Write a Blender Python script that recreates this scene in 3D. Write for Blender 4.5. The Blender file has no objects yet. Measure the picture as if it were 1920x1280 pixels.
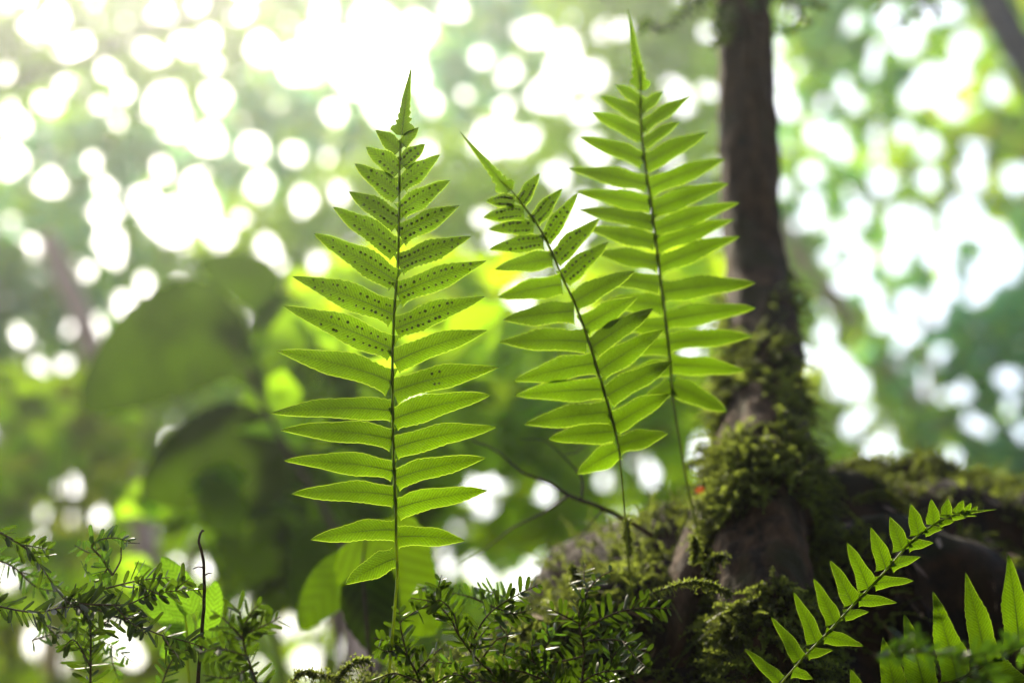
import bpy, math, random
import numpy as np
from mathutils import Vector, Matrix, Euler
random.seed(7); RNG = np.random.default_rng(7)
sc = bpy.context.scene
COL = sc.collection
PI = math.pi

# ------------------------------------------------------------------ camera
PITCH = math.radians(20)
cam_d = bpy.data.cameras.new('camera'); cam = bpy.data.objects.new('camera', cam_d); COL.objects.link(cam)
cam.location = (0, 0, 0); cam.rotation_euler = (PI/2 + PITCH, 0, 0)
cam_d.lens = 50; cam_d.sensor_width = 36; cam_d.clip_start = 0.02; cam_d.clip_end = 2000
cam_d.dof.use_dof = True; cam_d.dof.focus_distance = 0.5; cam_d.dof.aperture_fstop = 5.4
cam_d.dof.aperture_blades = 0
sc.camera = cam
# ------------------------------------------------------------------ world, sun, exposure
SUN_EL = math.radians(42); SUN_AZ = math.radians(-20)
w = bpy.data.worlds.new('World'); sc.world = w; w.use_nodes = True
nt = w.node_tree; bg = nt.nodes['Background']
sky = nt.nodes.new('ShaderNodeTexSky'); sky.sky_type = 'NISHITA'; sky.sun_disc = False
sky.sun_elevation = SUN_EL; sky.sun_rotation = SUN_AZ; sky.dust_density = 3.0; sky.air_density = 1.0; sky.ozone_density = 1.0
nt.links.new(sky.outputs[0], bg.inputs[0]); bg.inputs[1].default_value = 0.105
sd = bpy.data.lights.new('sun', 'SUN'); sun = bpy.data.objects.new('sun', sd); COL.objects.link(sun)
sd.energy = 3.7; sd.angle = math.radians(6); sd.color = (1.0, 0.89, 0.68)
SDIR = Vector((math.sin(SUN_AZ)*math.cos(SUN_EL), math.cos(SUN_AZ)*math.cos(SUN_EL), math.sin(SUN_EL)))
sun.rotation_euler = SDIR.to_track_quat('Z', 'Y').to_euler()
sc.view_settings.view_transform = 'Standard'; sc.view_settings.look = 'None'
sc.view_settings.exposure = 2.0; sc.view_settings.gamma = 1.0; sc.view_settings.use_curve_mapping = False
sc.cycles.use_adaptive_sampling = False
sc.cycles.max_bounces = 8; sc.cycles.transmission_bounces = 6; sc.cycles.diffuse_bounces = 4; sc.cycles.glossy_bounces = 2
sc.cycles.volume_bounces = 0; sc.cycles.use_denoising = True
sc.cycles.sample_clamp_indirect = 4

# ------------------------------------------------------------------ helpers
FW = np.array([0, math.cos(PITCH), math.sin(PITCH)]); UP = np.array([0, -math.sin(PITCH), math.cos(PITCH)]); RT = np.array([1., 0, 0])
def P(px, py, d):
    """a point of the place, from where it is seen in the picture and its distance"""
    px = np.asarray(px, float); py = np.asarray(py, float); d = np.asarray(d, float)
    X = (px-960)/960*0.36*d; Y = (640-py)/960*0.36*d
    return X[..., None]*RT + Y[..., None]*UP + d[..., None]*FW
def mpp(d): return 0.36*d/960
def nrm(v):
    v = np.asarray(v, float); return v/(np.linalg.norm(v, axis=-1, keepdims=True)+1e-12)
def tag(o, label=None, cat=None, group=None, kind=None):
    if label: o['label'] = label
    if cat: o['category'] = cat
    if group: o['group'] = group
    if kind: o['kind'] = kind
    return o
def thing(name, loc, label, cat, group=None):
    o = bpy.data.objects.new(name, None); COL.objects.link(o); o.location = tuple(loc); o.empty_display_size = 0.01
    return tag(o, label, cat, group)
class MB:
    """collects vertices and faces of ONE mesh"""
    def __init__(s): s.v = []; s.f = []; s.m = []; s.n = 0; s.uv = []
    def add(s, verts, faces, mat=0, uv=None):
        verts = np.asarray(verts, float).reshape(-1, 3)
        s.v.append(verts); off = s.n
        if isinstance(faces, np.ndarray): s.f.extend((faces+off).tolist())
        else: s.f.extend([[i+off for i in f] for f in faces])
        if np.isscalar(mat): s.m.extend([mat]*len(faces))
        else: s.m.extend(list(mat))
        s.uv.append(np.asarray(uv, float) if uv is not None else np.zeros((len(verts), 2)))
        s.n += len(verts)
    def build(s, name, mats, parent=None, smooth=True):
        V = np.concatenate(s.v) if s.v else np.zeros((0, 3))
        loc = np.array(parent.location) if parent is not None else V.mean(0)*0
        if parent is not None and parent.parent is not None: loc = np.array(parent['_w'])
        me = bpy.data.meshes.new(name); me.from_pydata((V-loc).tolist(), [], s.f)
        if not isinstance(mats, (list, tuple)): mats = [mats]
        for m in mats: me.materials.append(m)
        me.polygons.foreach_set('material_index', s.m)
        me.polygons.foreach_set('use_smooth', [smooth]*len(s.f))
        UV = np.concatenate(s.uv)
        li = np.zeros(len(me.loops), dtype=np.int32); me.loops.foreach_get('vertex_index', li)
        l = me.uv_layers.new(name='UVMap'); l.data.foreach_set('uv', UV[li].ravel())
        me.update()
        o = bpy.data.objects.new(name, me); COL.objects.link(o)
        if parent is not None: o.parent = parent
        return o
def interp(xs, ys, x): return np.interp(x, xs, ys)
def cr(pts, n):
    """Catmull-Rom resample of rows (any columns)"""
    p = np.asarray(pts, float); p = np.vstack([2*p[0]-p[1], p, 2*p[-1]-p[-2]])
    out = []
    seg = len(p)-3
    for t in np.linspace(0, seg-1e-9, n):
        i = int(t); u = t-i; a, b, c, d = p[i:i+4]
        out.append(0.5*((2*b)+(-a+c)*u+(2*a-5*b+4*c-d)*u*u+(-a+3*b-3*c+d)*u**3))
    return np.array(out)
def tube(mb, pts, rad, k=7, mat=0, bump=None):
    pts = np.asarray(pts, float); n = len(pts); rad = np.broadcast_to(np.asarray(rad, float), (n,))
    tg = nrm(np.gradient(pts, axis=0)); ref = np.array([0.13, -0.97, 0.2])
    a = nrm(np.cross(tg, ref)); b = np.cross(tg, a)
    th = np.linspace(0, 2*PI, k, endpoint=False)
    R = rad[:, None]*np.ones((1, k))
    if bump is not None: R = R*bump(np.arange(n)[:, None]/max(n-1, 1), th[None, :])
    V = pts[:, None, :] + R[..., None]*(np.cos(th)[None, :, None]*a[:, None, :]+np.sin(th)[None, :, None]*b[:, None, :])
    V = V.reshape(-1, 3)
    F = [[i*k+j, i*k+(j+1) % k, (i+1)*k+(j+1) % k, (i+1)*k+j] for i in range(n-1) for j in range(k)]
    L = np.concatenate([[0], np.cumsum(np.linalg.norm(np.diff(pts, axis=0), axis=1))])
    uv = np.stack([np.repeat(L, k), np.tile(th/(2*PI), n)], 1)
    F += [list(range(k))[::-1], [(n-1)*k+j for j in range(k)]]
    mb.add(V, F, mat, uv)

# ------------------------------------------------------------------ materials
def node_mat(name):
    m = bpy.data.materials.new(name); m.use_nodes = True; t = m.node_tree; t.nodes.clear()
    out = t.nodes.new('ShaderNodeOutputMaterial'); return m, t, out
def N(t, kind, **kw):
    n = t.nodes.new(kind)
    for k, v in kw.items():
        if k.startswith('i_'):
            key = k[2:]; key = int(key) if key.isdigit() else key.replace('_', ' ')
            n.inputs[key].default_value = v
        else: setattr(n, k, v)
    return n
def leafmat(name, diff, trans, var=0.35, scale=40., gloss=0.25, rough=0.45, tf=0.55, veins=0, rib=False):
    m, t, out = node_mat(name); L = t.links.new
    tc = N(t, 'ShaderNodeTexCoord')
    nz = N(t, 'ShaderNodeTexNoise', i_Scale=scale, i_Detail=3.0); L(tc.outputs['Object'], nz.inputs['Vector'])
    mr = N(t, 'ShaderNodeMapRange', i_1=0.3, i_2=0.7, i_3=1-var, i_4=1+var); L(nz.outputs[0], mr.inputs[0])
    fac = mr.outputs[0]
    nrm_in = None
    if veins:
        uvn = N(t, 'ShaderNodeUVMap'); sp = N(t, 'ShaderNodeSeparateXYZ'); L(uvn.outputs[0], sp.inputs[0])
        ab = N(t, 'ShaderNodeMath', operation='ABSOLUTE'); L(sp.outputs[1], ab.inputs[0])
        m1 = N(t, 'ShaderNodeMath', operation='MULTIPLY', i_1=1.0); L(ab.outputs[0], m1.inputs[0])
        sb = N(t, 'ShaderNodeMath', operation='SUBTRACT'); L(sp.outputs[0], sb.inputs[0]); L(m1.outputs[0], sb.inputs[1])
        n2 = N(t, 'ShaderNodeTexNoise', i_Scale=600.0, i_Detail=2.0); L(tc.outputs['Object'], n2.inputs['Vector'])
        ms = N(t, 'ShaderNodeMath', operation='MULTIPLY_ADD', i_1=0.0012); L(n2.outputs[0], ms.inputs[0]); L(sb.outputs[0], ms.inputs[2])
        mu = N(t, 'ShaderNodeMath', operation='MULTIPLY', i_1=veins); L(ms.outputs[0], mu.inputs[0])
        sn = N(t, 'ShaderNodeMath', operation='SINE'); L(mu.outputs[0], sn.inputs[0])
        n3 = N(t, 'ShaderNodeTexNoise', i_Scale=1800.0, i_Detail=3.0); L(tc.outputs['Object'], n3.inputs['Vector'])
        mm = N(t, 'ShaderNodeMapRange', i_1=-1.0, i_2=1.0, i_3=0.82, i_4=1.12); L(sn.outputs[0], mm.inputs[0])
        m3 = N(t, 'ShaderNodeMapRange', i_1=0.3, i_2=0.7, i_3=0.82, i_4=1.18); L(n3.outputs[0], m3.inputs[0])
        x1 = N(t, 'ShaderNodeMath', operation='MULTIPLY'); L(fac, x1.inputs[0]); L(mm.outputs[0], x1.inputs[1])
        x2 = N(t, 'ShaderNodeMath', operation='MULTIPLY'); L(x1.outputs[0], x2.inputs[0]); L(m3.outputs[0], x2.inputs[1])
        fac = x2.outputs[0]
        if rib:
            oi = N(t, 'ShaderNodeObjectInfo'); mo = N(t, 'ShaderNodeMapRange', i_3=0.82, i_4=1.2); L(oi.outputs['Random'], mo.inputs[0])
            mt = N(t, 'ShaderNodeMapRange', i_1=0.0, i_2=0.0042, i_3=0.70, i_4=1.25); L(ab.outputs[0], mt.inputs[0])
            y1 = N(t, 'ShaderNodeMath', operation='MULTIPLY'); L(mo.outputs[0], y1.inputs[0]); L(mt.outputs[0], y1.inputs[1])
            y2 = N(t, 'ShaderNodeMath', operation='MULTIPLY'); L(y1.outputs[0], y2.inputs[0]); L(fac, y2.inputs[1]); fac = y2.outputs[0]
        bp = N(t, 'ShaderNodeBump', i_Strength=0.5, i_Distance=0.0003); L(x2.outputs[0], bp.inputs['Height']); nrm_in = bp.outputs[0]
    def col(c):
        v = N(t, 'ShaderNodeVectorMath', operation='SCALE'); v.inputs[0].default_value = c; L(fac, v.inputs['Scale']); return v.outputs[0]
    pr = N(t, 'ShaderNodeBsdfPrincipled', i_Roughness=rough); pr.inputs['Specular IOR Level'].default_value = gloss
    L(col(diff), pr.inputs['Base Color'])
    tr = N(t, 'ShaderNodeBsdfTranslucent'); L(col(trans), tr.inputs[0])
    if nrm_in: L(nrm_in, pr.inputs['Normal']); L(nrm_in, tr.inputs['Normal'])
    mx = N(t, 'ShaderNodeMixShader', i_0=tf); L(pr.outputs[0], mx.inputs[1]); L(tr.outputs[0], mx.inputs[2]); L(mx.outputs[0], out.inputs[0])
    return m
def barkmat(name, c1, c2, c3, scale=60., bump=0.6, dist=0.003, rough=0.9, stretch=(1, 1, 0.35)):
    m, t, out = node_mat(name); L = t.links.new
    tc = N(t, 'ShaderNodeTexCoord'); mp = N(t, 'ShaderNodeMapping'); mp.inputs['Scale'].default_value = stretch
    L(tc.outputs['Object'], mp.inputs[0])
    n1 = N(t, 'ShaderNodeTexNoise', i_Scale=scale, i_Detail=8.0, i_Roughness=0.65); L(mp.outputs[0], n1.inputs['Vector'])
    n2 = N(t, 'ShaderNodeTexNoise', i_Scale=scale*0.3, i_Detail=5.0); L(tc.outputs['Object'], n2.inputs['Vector'])
    r1 = N(t, 'ShaderNodeValToRGB'); r1.color_ramp.elements[0].position = 0.38; r1.color_ramp.elements[1].position = 0.62
    r1.color_ramp.elements[0].color = (*c1, 1); r1.color_ramp.elements[1].color = (*c2, 1); L(n1.outputs[0], r1.inputs[0])
    r2 = N(t, 'ShaderNodeMapRange', i_1=0.52, i_2=0.62); L(n2.outputs[0], r2.inputs[0])
    mx = N(t, 'ShaderNodeMix', data_type='RGBA'); L(r2.outputs[0], mx.inputs[0]); L(r1.outputs[0], mx.inputs[6]); mx.inputs[7].default_value = (*c3, 1)
    pr = N(t, 'ShaderNodeBsdfPrincipled', i_Roughness=rough); pr.inputs['Specular IOR Level'].default_value = 0.12; L(mx.outputs[2], pr.inputs['Base Color'])
    bp = N(t, 'ShaderNodeBump', i_Strength=bump, i_Distance=dist); L(n1.outputs[0], bp.inputs['Height']); L(bp.outputs[0], pr.inputs['Normal'])
    L(pr.outputs[0], out.inputs[0]); return m

M = {}
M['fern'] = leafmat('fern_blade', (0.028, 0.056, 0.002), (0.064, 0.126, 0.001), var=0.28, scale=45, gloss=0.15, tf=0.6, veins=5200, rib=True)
M['fern_rib'] = leafmat('fern_midrib', (0.02, 0.035, 0.006), (0.022, 0.045, 0.003), var=0.1, tf=0.4)
M['fern_rim_lit'] = leafmat('fern_margin_lit', (0.11, 0.17, 0.02), (0.24, 0.36, 0.02), var=0.1, tf=0.65)  # naturally pale margin; light on the curled edge is also put into its colour
M['fern_dot'] = leafmat('fern_spore_dot', (0.02, 0.03, 0.008), (0.012, 0.022, 0.002), var=0.1, tf=0.3)
M['stalk'] = leafmat('fern_stalk', (0.12, 0.16, 0.02), (0.34, 0.42, 0.03), var=0.2, scale=200, tf=0.55)
M['stalk_dark'] = leafmat('fern_stalk_brown', (0.09, 0.11, 0.015), (0.22, 0.27, 0.02), var=0.2, scale=200, tf=0.5)
M['needle'] = leafmat('hemlock_needle', (0.022, 0.045, 0.003), (0.05, 0.095, 0.002), var=0.5, scale=90, gloss=0.16, rough=0.45, tf=0.45)
M['needle_pale'] = leafmat('hemlock_needle_pale', (0.03, 0.07, 0.008), (0.06, 0.13, 0.006), var=0.4, scale=90, gloss=0.3, rough=0.35, tf=0.5)
M['twig'] = barkmat('twig_bark', (0.03, 0.018, 0.01), (0.10, 0.065, 0.04), (0.06, 0.05, 0.03), scale=900, dist=0.0005)
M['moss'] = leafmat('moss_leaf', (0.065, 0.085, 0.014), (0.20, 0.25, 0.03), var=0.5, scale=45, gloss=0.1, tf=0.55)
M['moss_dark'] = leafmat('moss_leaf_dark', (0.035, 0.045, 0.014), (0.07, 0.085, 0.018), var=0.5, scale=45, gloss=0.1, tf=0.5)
M['bark'] = barkmat('mossy_bark', (0.006, 0.003, 0.0015), (0.085, 0.05, 0.026), (0.024, 0.022, 0.006), scale=95, dist=0.006, bump=1.0)
M['log'] = barkmat('rotten_log', (0.004, 0.002, 0.001), (0.032, 0.017, 0.007), (0.012, 0.013, 0.003), scale=60, dist=0.006, stretch=(1, 1, 1))
M['far_bark'] = barkmat('forest_bark', (0.42, 0.28, 0.20), (0.62, 0.44, 0.33), (0.42, 0.30, 0.2), scale=9, dist=0.02)
M['far_bark_dark'] = barkmat('forest_bark_dark', (0.02, 0.018, 0.02), (0.06, 0.05, 0.05), (0.04, 0.05, 0.04), scale=9, dist=0.02)
M['soil'] = barkmat('forest_floor', (0.012, 0.009, 0.006), (0.05, 0.035, 0.02), (0.025, 0.035, 0.012), scale=6, dist=0.03, stretch=(1, 1, 1))
M['red'] = leafmat('red_leaf', (0.22, 0.05, 0.012), (0.25, 0.06, 0.012), var=0.2, tf=0.5)
def lm(n, d, tr, **k): M[n] = leafmat(n, d, tr, **k)
lm('leaf_bright', (0.08, 0.17, 0.002), (0.46, 0.70, 0.002), var=0.4, scale=5, gloss=0.0, tf=0.72)
lm('leaf_yellow', (0.11, 0.17, 0.004), (0.60, 0.82, 0.004), var=0.35, scale=4, gloss=0.0, tf=0.72)
lm('leaf_mid', (0.07, 0.16, 0.004), (0.34, 0.58, 0.015), var=0.4, scale=3, gloss=0.0, tf=0.72)
lm('leaf_deep', (0.04, 0.10, 0.003), (0.20, 0.36, 0.005), var=0.4, scale=3, gloss=0.0, tf=0.72)
lm('leaf_blue', (0.06, 0.14, 0.07), (0.20, 0.50, 0.25), var=0.35, scale=3, gloss=0.0, tf=0.72)
lm('leaf_olive', (0.10, 0.11, 0.008), (0.42, 0.48, 0.02), var=0.4, scale=3, gloss=0.0, tf=0.72)
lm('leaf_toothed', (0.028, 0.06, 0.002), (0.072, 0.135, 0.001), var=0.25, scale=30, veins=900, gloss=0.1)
lm('leaf_dark', (0.016, 0.045, 0.0005), (0.036, 0.07, 0.0005), var=0.25, scale=30, veins=900, gloss=0.0, rough=0.6)  # dark green of the broad shrub leaves; the soft one is lighter
lm('leaf_dark_soft', (0.02, 0.055, 0.0005), (0.062, 0.12, 0.0005), var=0.25, scale=30, veins=900, gloss=0.0, rough=0.6)
lm('leaf_seedling', (0.05, 0.11, 0.01), (0.13, 0.27, 0.008), var=0.2, scale=60, veins=3000)

# ------------------------------------------------------------------ ground
def ground():
    n = 150; s = np.linspace(-1, 1, n); q = np.sign(s)*np.abs(s)**3*45
    X, Y = np.meshgrid(q, q, indexing='ij')
    Z = -0.24 + 0.0*X
    back = np.clip(-Y-0.7, 0, None); Z = Z + np.minimum(back*2.2, 8.0)        # unseen steep bank, added behind the camera to block frontal sky light
    front = np.clip(Y-4, 0, None); Z = Z + np.minimum(front*0.04, 1.0)
    Z = Z + 0.05*np.sin(X*1.3+1)*np.sin(Y*1.7)*np.clip((np.hypot(X, Y)-1)/3, 0, 1)
    bank = np.exp(-((Y-0.62-0.25*X)/0.16)**2)*np.clip((X+0.55)/0.25, 0, 1)*np.clip((1.2-X)/0.4, 0, 1)
    Z = Z + bank*(0.15+0.1*np.clip(X, -0.2, 0.6))
    V = np.stack([X, Y, Z], -1).reshape(-1, 3)
    F = [[i*n+j, (i+1)*n+j, (i+1)*n+j+1, i*n+j+1] for i in range(n-1) for j in range(n-1)]
    mb = MB(); mb.add(V, F, 0); o = mb.build('ground', M['soil']); tag(o, 'dark forest floor under and behind the mossy log', kind='structure'); del o['label']
    o['kind'] = 'structure'
ground()

# ------------------------------------------------------------------ the mossy fallen log
LX = [-500, 100, 450, 540, 700, 880, 1050, 1180, 1250, 1330, 1500, 1620, 1800, 1920, 2400, 3200]
LY = [1500, 1450, 1365, 1345, 1318, 1272, 1180, 1085, 1000, 925, 900, 905, 925, 940, 965, 1000]
LD = [.46, .48, .50, .51, .525, .545, .575, .61, .64, .67, .70, .735, .775, .805, .92, 1.1]
LR = [.035, .035, .035, .04, .05, .06, .08, .09, .11, .13, .14, .15, .16, .165, .18, .2]
def fbm(p, f, seed=0):
    """cheap smooth pseudo-noise of points"""
    r = np.zeros(p.shape[:-1]); a = 1.0; rs = np.random.default_rng(seed)
    for o in range(4):
        for _ in range(3):
            k = rs.normal(size=3)*f; r = r + a*np.sin(p@k + rs.uniform(0, 6.28))/3
        f *= 2.1; a *= 0.5
    return r
xs = np.linspace(-500, 3200, 240)
_C = np.stack([np.interp(xs, LX, LY), np.interp(xs, LX, LD), np.interp(xs, LX, LR)], 1)
ker = np.ones(11)/11
for c in range(3): _C[5:-5, c] = np.convolve(_C[:, c], ker, 'valid')
def log_center(x):
    y = np.interp(x, xs, _C[:, 0]); d = np.interp(x, xs, _C[:, 1]); R = np.interp(x, xs, _C[:, 2])
    return P(x, y, d) - R[..., None]*UP, R
def log_surf(x, th):
    """th=0 top, positive toward the camera"""
    x = np.asarray(x, float); th = np.asarray(th, float)
    c, R = log_center(x); c2, _ = log_center(x+5)
    tg = nrm(c2-c); up = nrm(UP - (tg@UP)[..., None]*tg); fr = np.cross(up, tg)        # toward -depth
    sg = np.where((fr@FW) > 0, -1.0, 1.0)[..., None]; fr = fr*sg
    n = np.cos(th)[..., None]*up + np.sin(th)[..., None]*fr
    p0 = c + R[..., None]*n
    return p0 + (fbm(p0, 28, 3)*R*0.10 + fbm(p0, 110, 5)*0.0035)[..., None]*n, n
lth = np.linspace(0, 2*PI, 90, endpoint=False)
XX, TT = np.meshgrid(np.linspace(-500, 3200, 420), lth, indexing='ij')
V, _ = log_surf(XX, TT); k = len(lth); n = len(XX)
F = [[i*k+j, i*k+(j+1) % k, (i+1)*k+(j+1) % k, (i+1)*k+j] for i in range(n-1) for j in range(k)] + [list(range(k)), [(n-1)*k+j for j in range(k)]]
mb = MB(); mb.add(V.reshape(-1, 3), F, 0); o = mb.build('fallen_log', M['log'])
tag(o, 'dark rotting fallen log under the moss along the bottom right', 'log')

def sprigs(mb, base, dirs, length, nl=9, lw=0.0007, ll=0.0019, mats=(0,)):
    """many feathery moss shoots: thin spines with tiny leaves"""
    m = len(base); rs = RNG
    side = nrm(np.cross(dirs, rs.normal(size=(m, 3)))); up = np.cross(side, dirs)
    curl = rs.uniform(-0.5, 0.5, (m, 1))
    mid = rs.integers(0, len(mats), m)
    ts = np.linspace(0.08, 1, nl)
    for t in ts:
        c = base + dirs*(length*t)[:, None] + up*(curl*(t*t)*length[:, None]) - np.array([0, 0, 1])*(0.35*length*t*t)[:, None]
        w = (1-0.55*t)
        for s in (-1, 1, 0):
            if s == 0: ld = nrm(dirs*0.5+up*0.9+rs.normal(size=(m, 3))*0.3)
            else: ld = nrm(dirs*0.65 + s*side + rs.normal(size=(m, 3))*0.25)
            wd = nrm(np.cross(ld, rs.normal(size=(m, 3))*0.5+up))
            l = (ll*w*rs.uniform(0.7, 1.3, m))[:, None]
            a = c; b = c + ld*l*0.45 + wd*lw*w; e = c + ld*l; g = c + ld*l*0.45 - wd*lw*w
            V = np.stack([a, b, e, g], 1).reshape(-1, 3); F = np.arange(4*m).reshape(-1, 4)
            mb.add(V, F, np.array(mats)[mid].tolist())
    # spines
    K = 4
    pts = []
    for t in np.linspace(0, 1, K):
        pts.append(base + dirs*(length*t)[:, None] + up*(curl*(t*t)*length[:, None]) - np.array([0, 0, 1])*(0.35*length*t*t)[:, None])
    r = 0.00022
    ring = []
    for p in pts:
        for a in (0, 2.09, 4.19): ring.append(p + side*r*math.cos(a)+up*r*math.sin(a))
    V = np.stack(ring, 1); off = np.arange(m)[:, None]*(3*K)
    fl = []
    for i in range(K-1):
        for j in range(3):
            fl.append(np.stack([off[:, 0]+i*3+j, off[:, 0]+i*3+(j+1) % 3, off[:, 0]+(i+1)*3+(j+1) % 3, off[:, 0]+(i+1)*3+j], 1))
    mb.add(V.reshape(-1, 3), np.concatenate(fl), mats[0])

def log_moss():
    mb = MB(); n = 12000
    x = RNG.uniform(300, 2500, n); th = RNG.normal(0.08, 0.45, n)
    p, nn = log_surf(x, th)
    keep = (fbm(p, 45, 11) > -0.55) & ~((x > 1360) & (x < 1500) & (th > 0.05))
    p, nn, x, th = p[keep], nn[keep], x[keep], th[keep]
    d = nrm(nn + np.array([0, 0, 0.3]) + RNG.normal(size=p.shape)*0.7)
    L = RNG.uniform(0.004, 0.012, len(p)) + 0.012*(RNG.uniform(size=len(p)) < 0.12)
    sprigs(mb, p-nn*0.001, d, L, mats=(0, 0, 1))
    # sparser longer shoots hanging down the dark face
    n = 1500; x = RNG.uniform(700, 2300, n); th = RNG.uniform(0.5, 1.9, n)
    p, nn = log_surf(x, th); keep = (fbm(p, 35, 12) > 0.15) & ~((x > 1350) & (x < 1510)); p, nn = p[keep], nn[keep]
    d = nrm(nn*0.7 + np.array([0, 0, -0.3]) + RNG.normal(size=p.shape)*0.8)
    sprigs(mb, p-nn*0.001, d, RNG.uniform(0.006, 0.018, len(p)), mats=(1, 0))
    o = mb.build('moss', [M['moss'], M['moss_dark']])
    tag(o, 'feathery green moss covering the fallen log', 'moss', kind='stuff')
log_moss()

M['dead'] = leafmat('dead_leaf', (0.12, 0.065, 0.025), (0.10, 0.05, 0.015), var=0.5, scale=120, gloss=0.1, tf=0.4)
M['dead_pale'] = leafmat('dead_needle', (0.20, 0.13, 0.06), (0.14, 0.09, 0.03), var=0.5, scale=120, gloss=0.1, tf=0.4)
def litter():
    n = 420; x = RNG.uniform(700, 2300, n); th = RNG.uniform(-0.3, 1.6, n); p, nn = log_surf(x, th); p = p+nn*RNG.uniform(.001, .006, n)[:, None]; mb = MB()
    a = nrm(np.cross(nn, RNG.normal(size=p.shape))); b = np.cross(nn, a); L = RNG.uniform(.002, .009, n)[:, None]; w = L*np.where(RNG.uniform(size=n) < .6, .07, .3)[:, None]
    V = np.stack([p-a*L, p-b*w+nn*w*.3, p+a*L+nn*L*.2, p+b*w+nn*w*.3], 1).reshape(-1, 3)
    mb.add(V, np.arange(4*n).reshape(-1, 4), (RNG.uniform(size=n) < .5).astype(int).tolist()); o = mb.build('leaf_litter', [M['dead'], M['dead_pale']]); tag(o, 'brown dead needles and leaf scraps caught in the moss of the log', 'leaf litter', kind='stuff')
litter()
# ------------------------------------------------------------------ the mossy tree standing on the log
TP = np.array([[1392, -1500, 1.45, 40], [1396, -500, 1.10, 44], [1396, -100, .98, 48], [1398, 100, .93, 50], [1403, 300, .88, 54], [1413, 470, .84, 56], [1426, 620, .775, 64],
               [1432, 760, .715, 74], [1434, 860, .668, 84], [1434, 950, .632, 88], [1434, 1050, .600, 88], [1438, 1160, .570, 86], [1444, 1280, .545, 84], [1450, 1460, .52, 84]])
tp = cr(TP, 120)
t_pts = P(tp[:, 0], tp[:, 1], tp[:, 2]); t_rad = tp[:, 3]*mpp(tp[:, 2])
root = thing('tree', t_pts[95], 'mossy slender tree trunk rising from the fallen log', 'tree'); TREE = root
mb = MB()
def tb(u, th): return 1 + 0.05*np.sin(3*th+u*9) + 0.04*np.sin(5*th-u*21+1) + 0.07*np.sin(u*55+th*2)*np.sin(u*23+th)+0.045*np.sin(u*130+3*th)*np.sin(u*47-th*2)+0.035*np.sin(u*260+5*th+3*np.sin(u*40))+0.03*np.sin(u*170-7*th+2*np.sin(u*90+th))
tube(mb, t_pts, t_rad, 40, 0, tb)
mb.build('trunk', M['bark'], root)
mb = MB()     # buttress roots spreading from the trunk foot over the log
for pts in ([[1400, 760, .74, 40], [1365, 880, .70, 45], [1325, 980, .655, 40], [1290, 1080, .60, 34], [1275, 1180, .575, 26], [1270, 1290, .57, 18]],
            [[1460, 780, .75, 42], [1505, 880, .735, 40], [1570, 935, .73, 30], [1660, 965, .73, 22], [1760, 990, .74, 14]],
            [[1400, 1000, .66, 50], [1370, 1120, .60, 45], [1360, 1250, .575, 38], [1365, 1380, .56, 30]]):
    a = cr(pts, 40); tube(mb, P(a[:, 0], a[:, 1], a[:, 2]), a[:, 3]*mpp(a[:, 2]), 20, 0, tb)
mb.build('root', M['bark'], root)
def trunk_moss():
    mb = MB(); n = 6500
    u = RNG.beta(1.8, 1.6, n)*0.52+0.40; i = np.clip((u*119).astype(int), 0, 118)
    u2 = RNG.uniform(.70, .98, 1300); u = np.concatenate([u, u2]); n = len(u); i = np.clip((u*119).astype(int), 0, 118)
    c = t_pts[i]; r = t_rad[i]; tg = nrm(t_pts[i+1]-t_pts[i])
    # cluster round the two edges seen and the upper side
    ph = np.where(RNG.uniform(size=n) < 0.5, RNG.normal(0, 0.7, n), RNG.normal(PI, 0.7, n)); ph = np.where(RNG.uniform(size=n) < np.where(u > .74, .55, .25), RNG.uniform(0, 2*PI, n), ph)
    fr = nrm(-FW-(tg@(-FW))[:, None]*tg); rt = nrm(np.cross(fr, tg))
    nn = np.cos(ph)[:, None]*rt + np.sin(ph)[:, None]*fr
    p = c + nn*(r*0.98)[:, None]
    keep = fbm(p, 60, 21) > np.where(u < 0.55, 0.35, -0.05); p, nn = p[keep], nn[keep]
    d = nrm(nn*0.8 + RNG.normal(size=p.shape)*0.7 + np.array([0, 0, -0.1]))
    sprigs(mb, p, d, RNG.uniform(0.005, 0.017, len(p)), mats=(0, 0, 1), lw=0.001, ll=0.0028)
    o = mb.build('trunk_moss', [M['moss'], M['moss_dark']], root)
trunk_moss()

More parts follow.
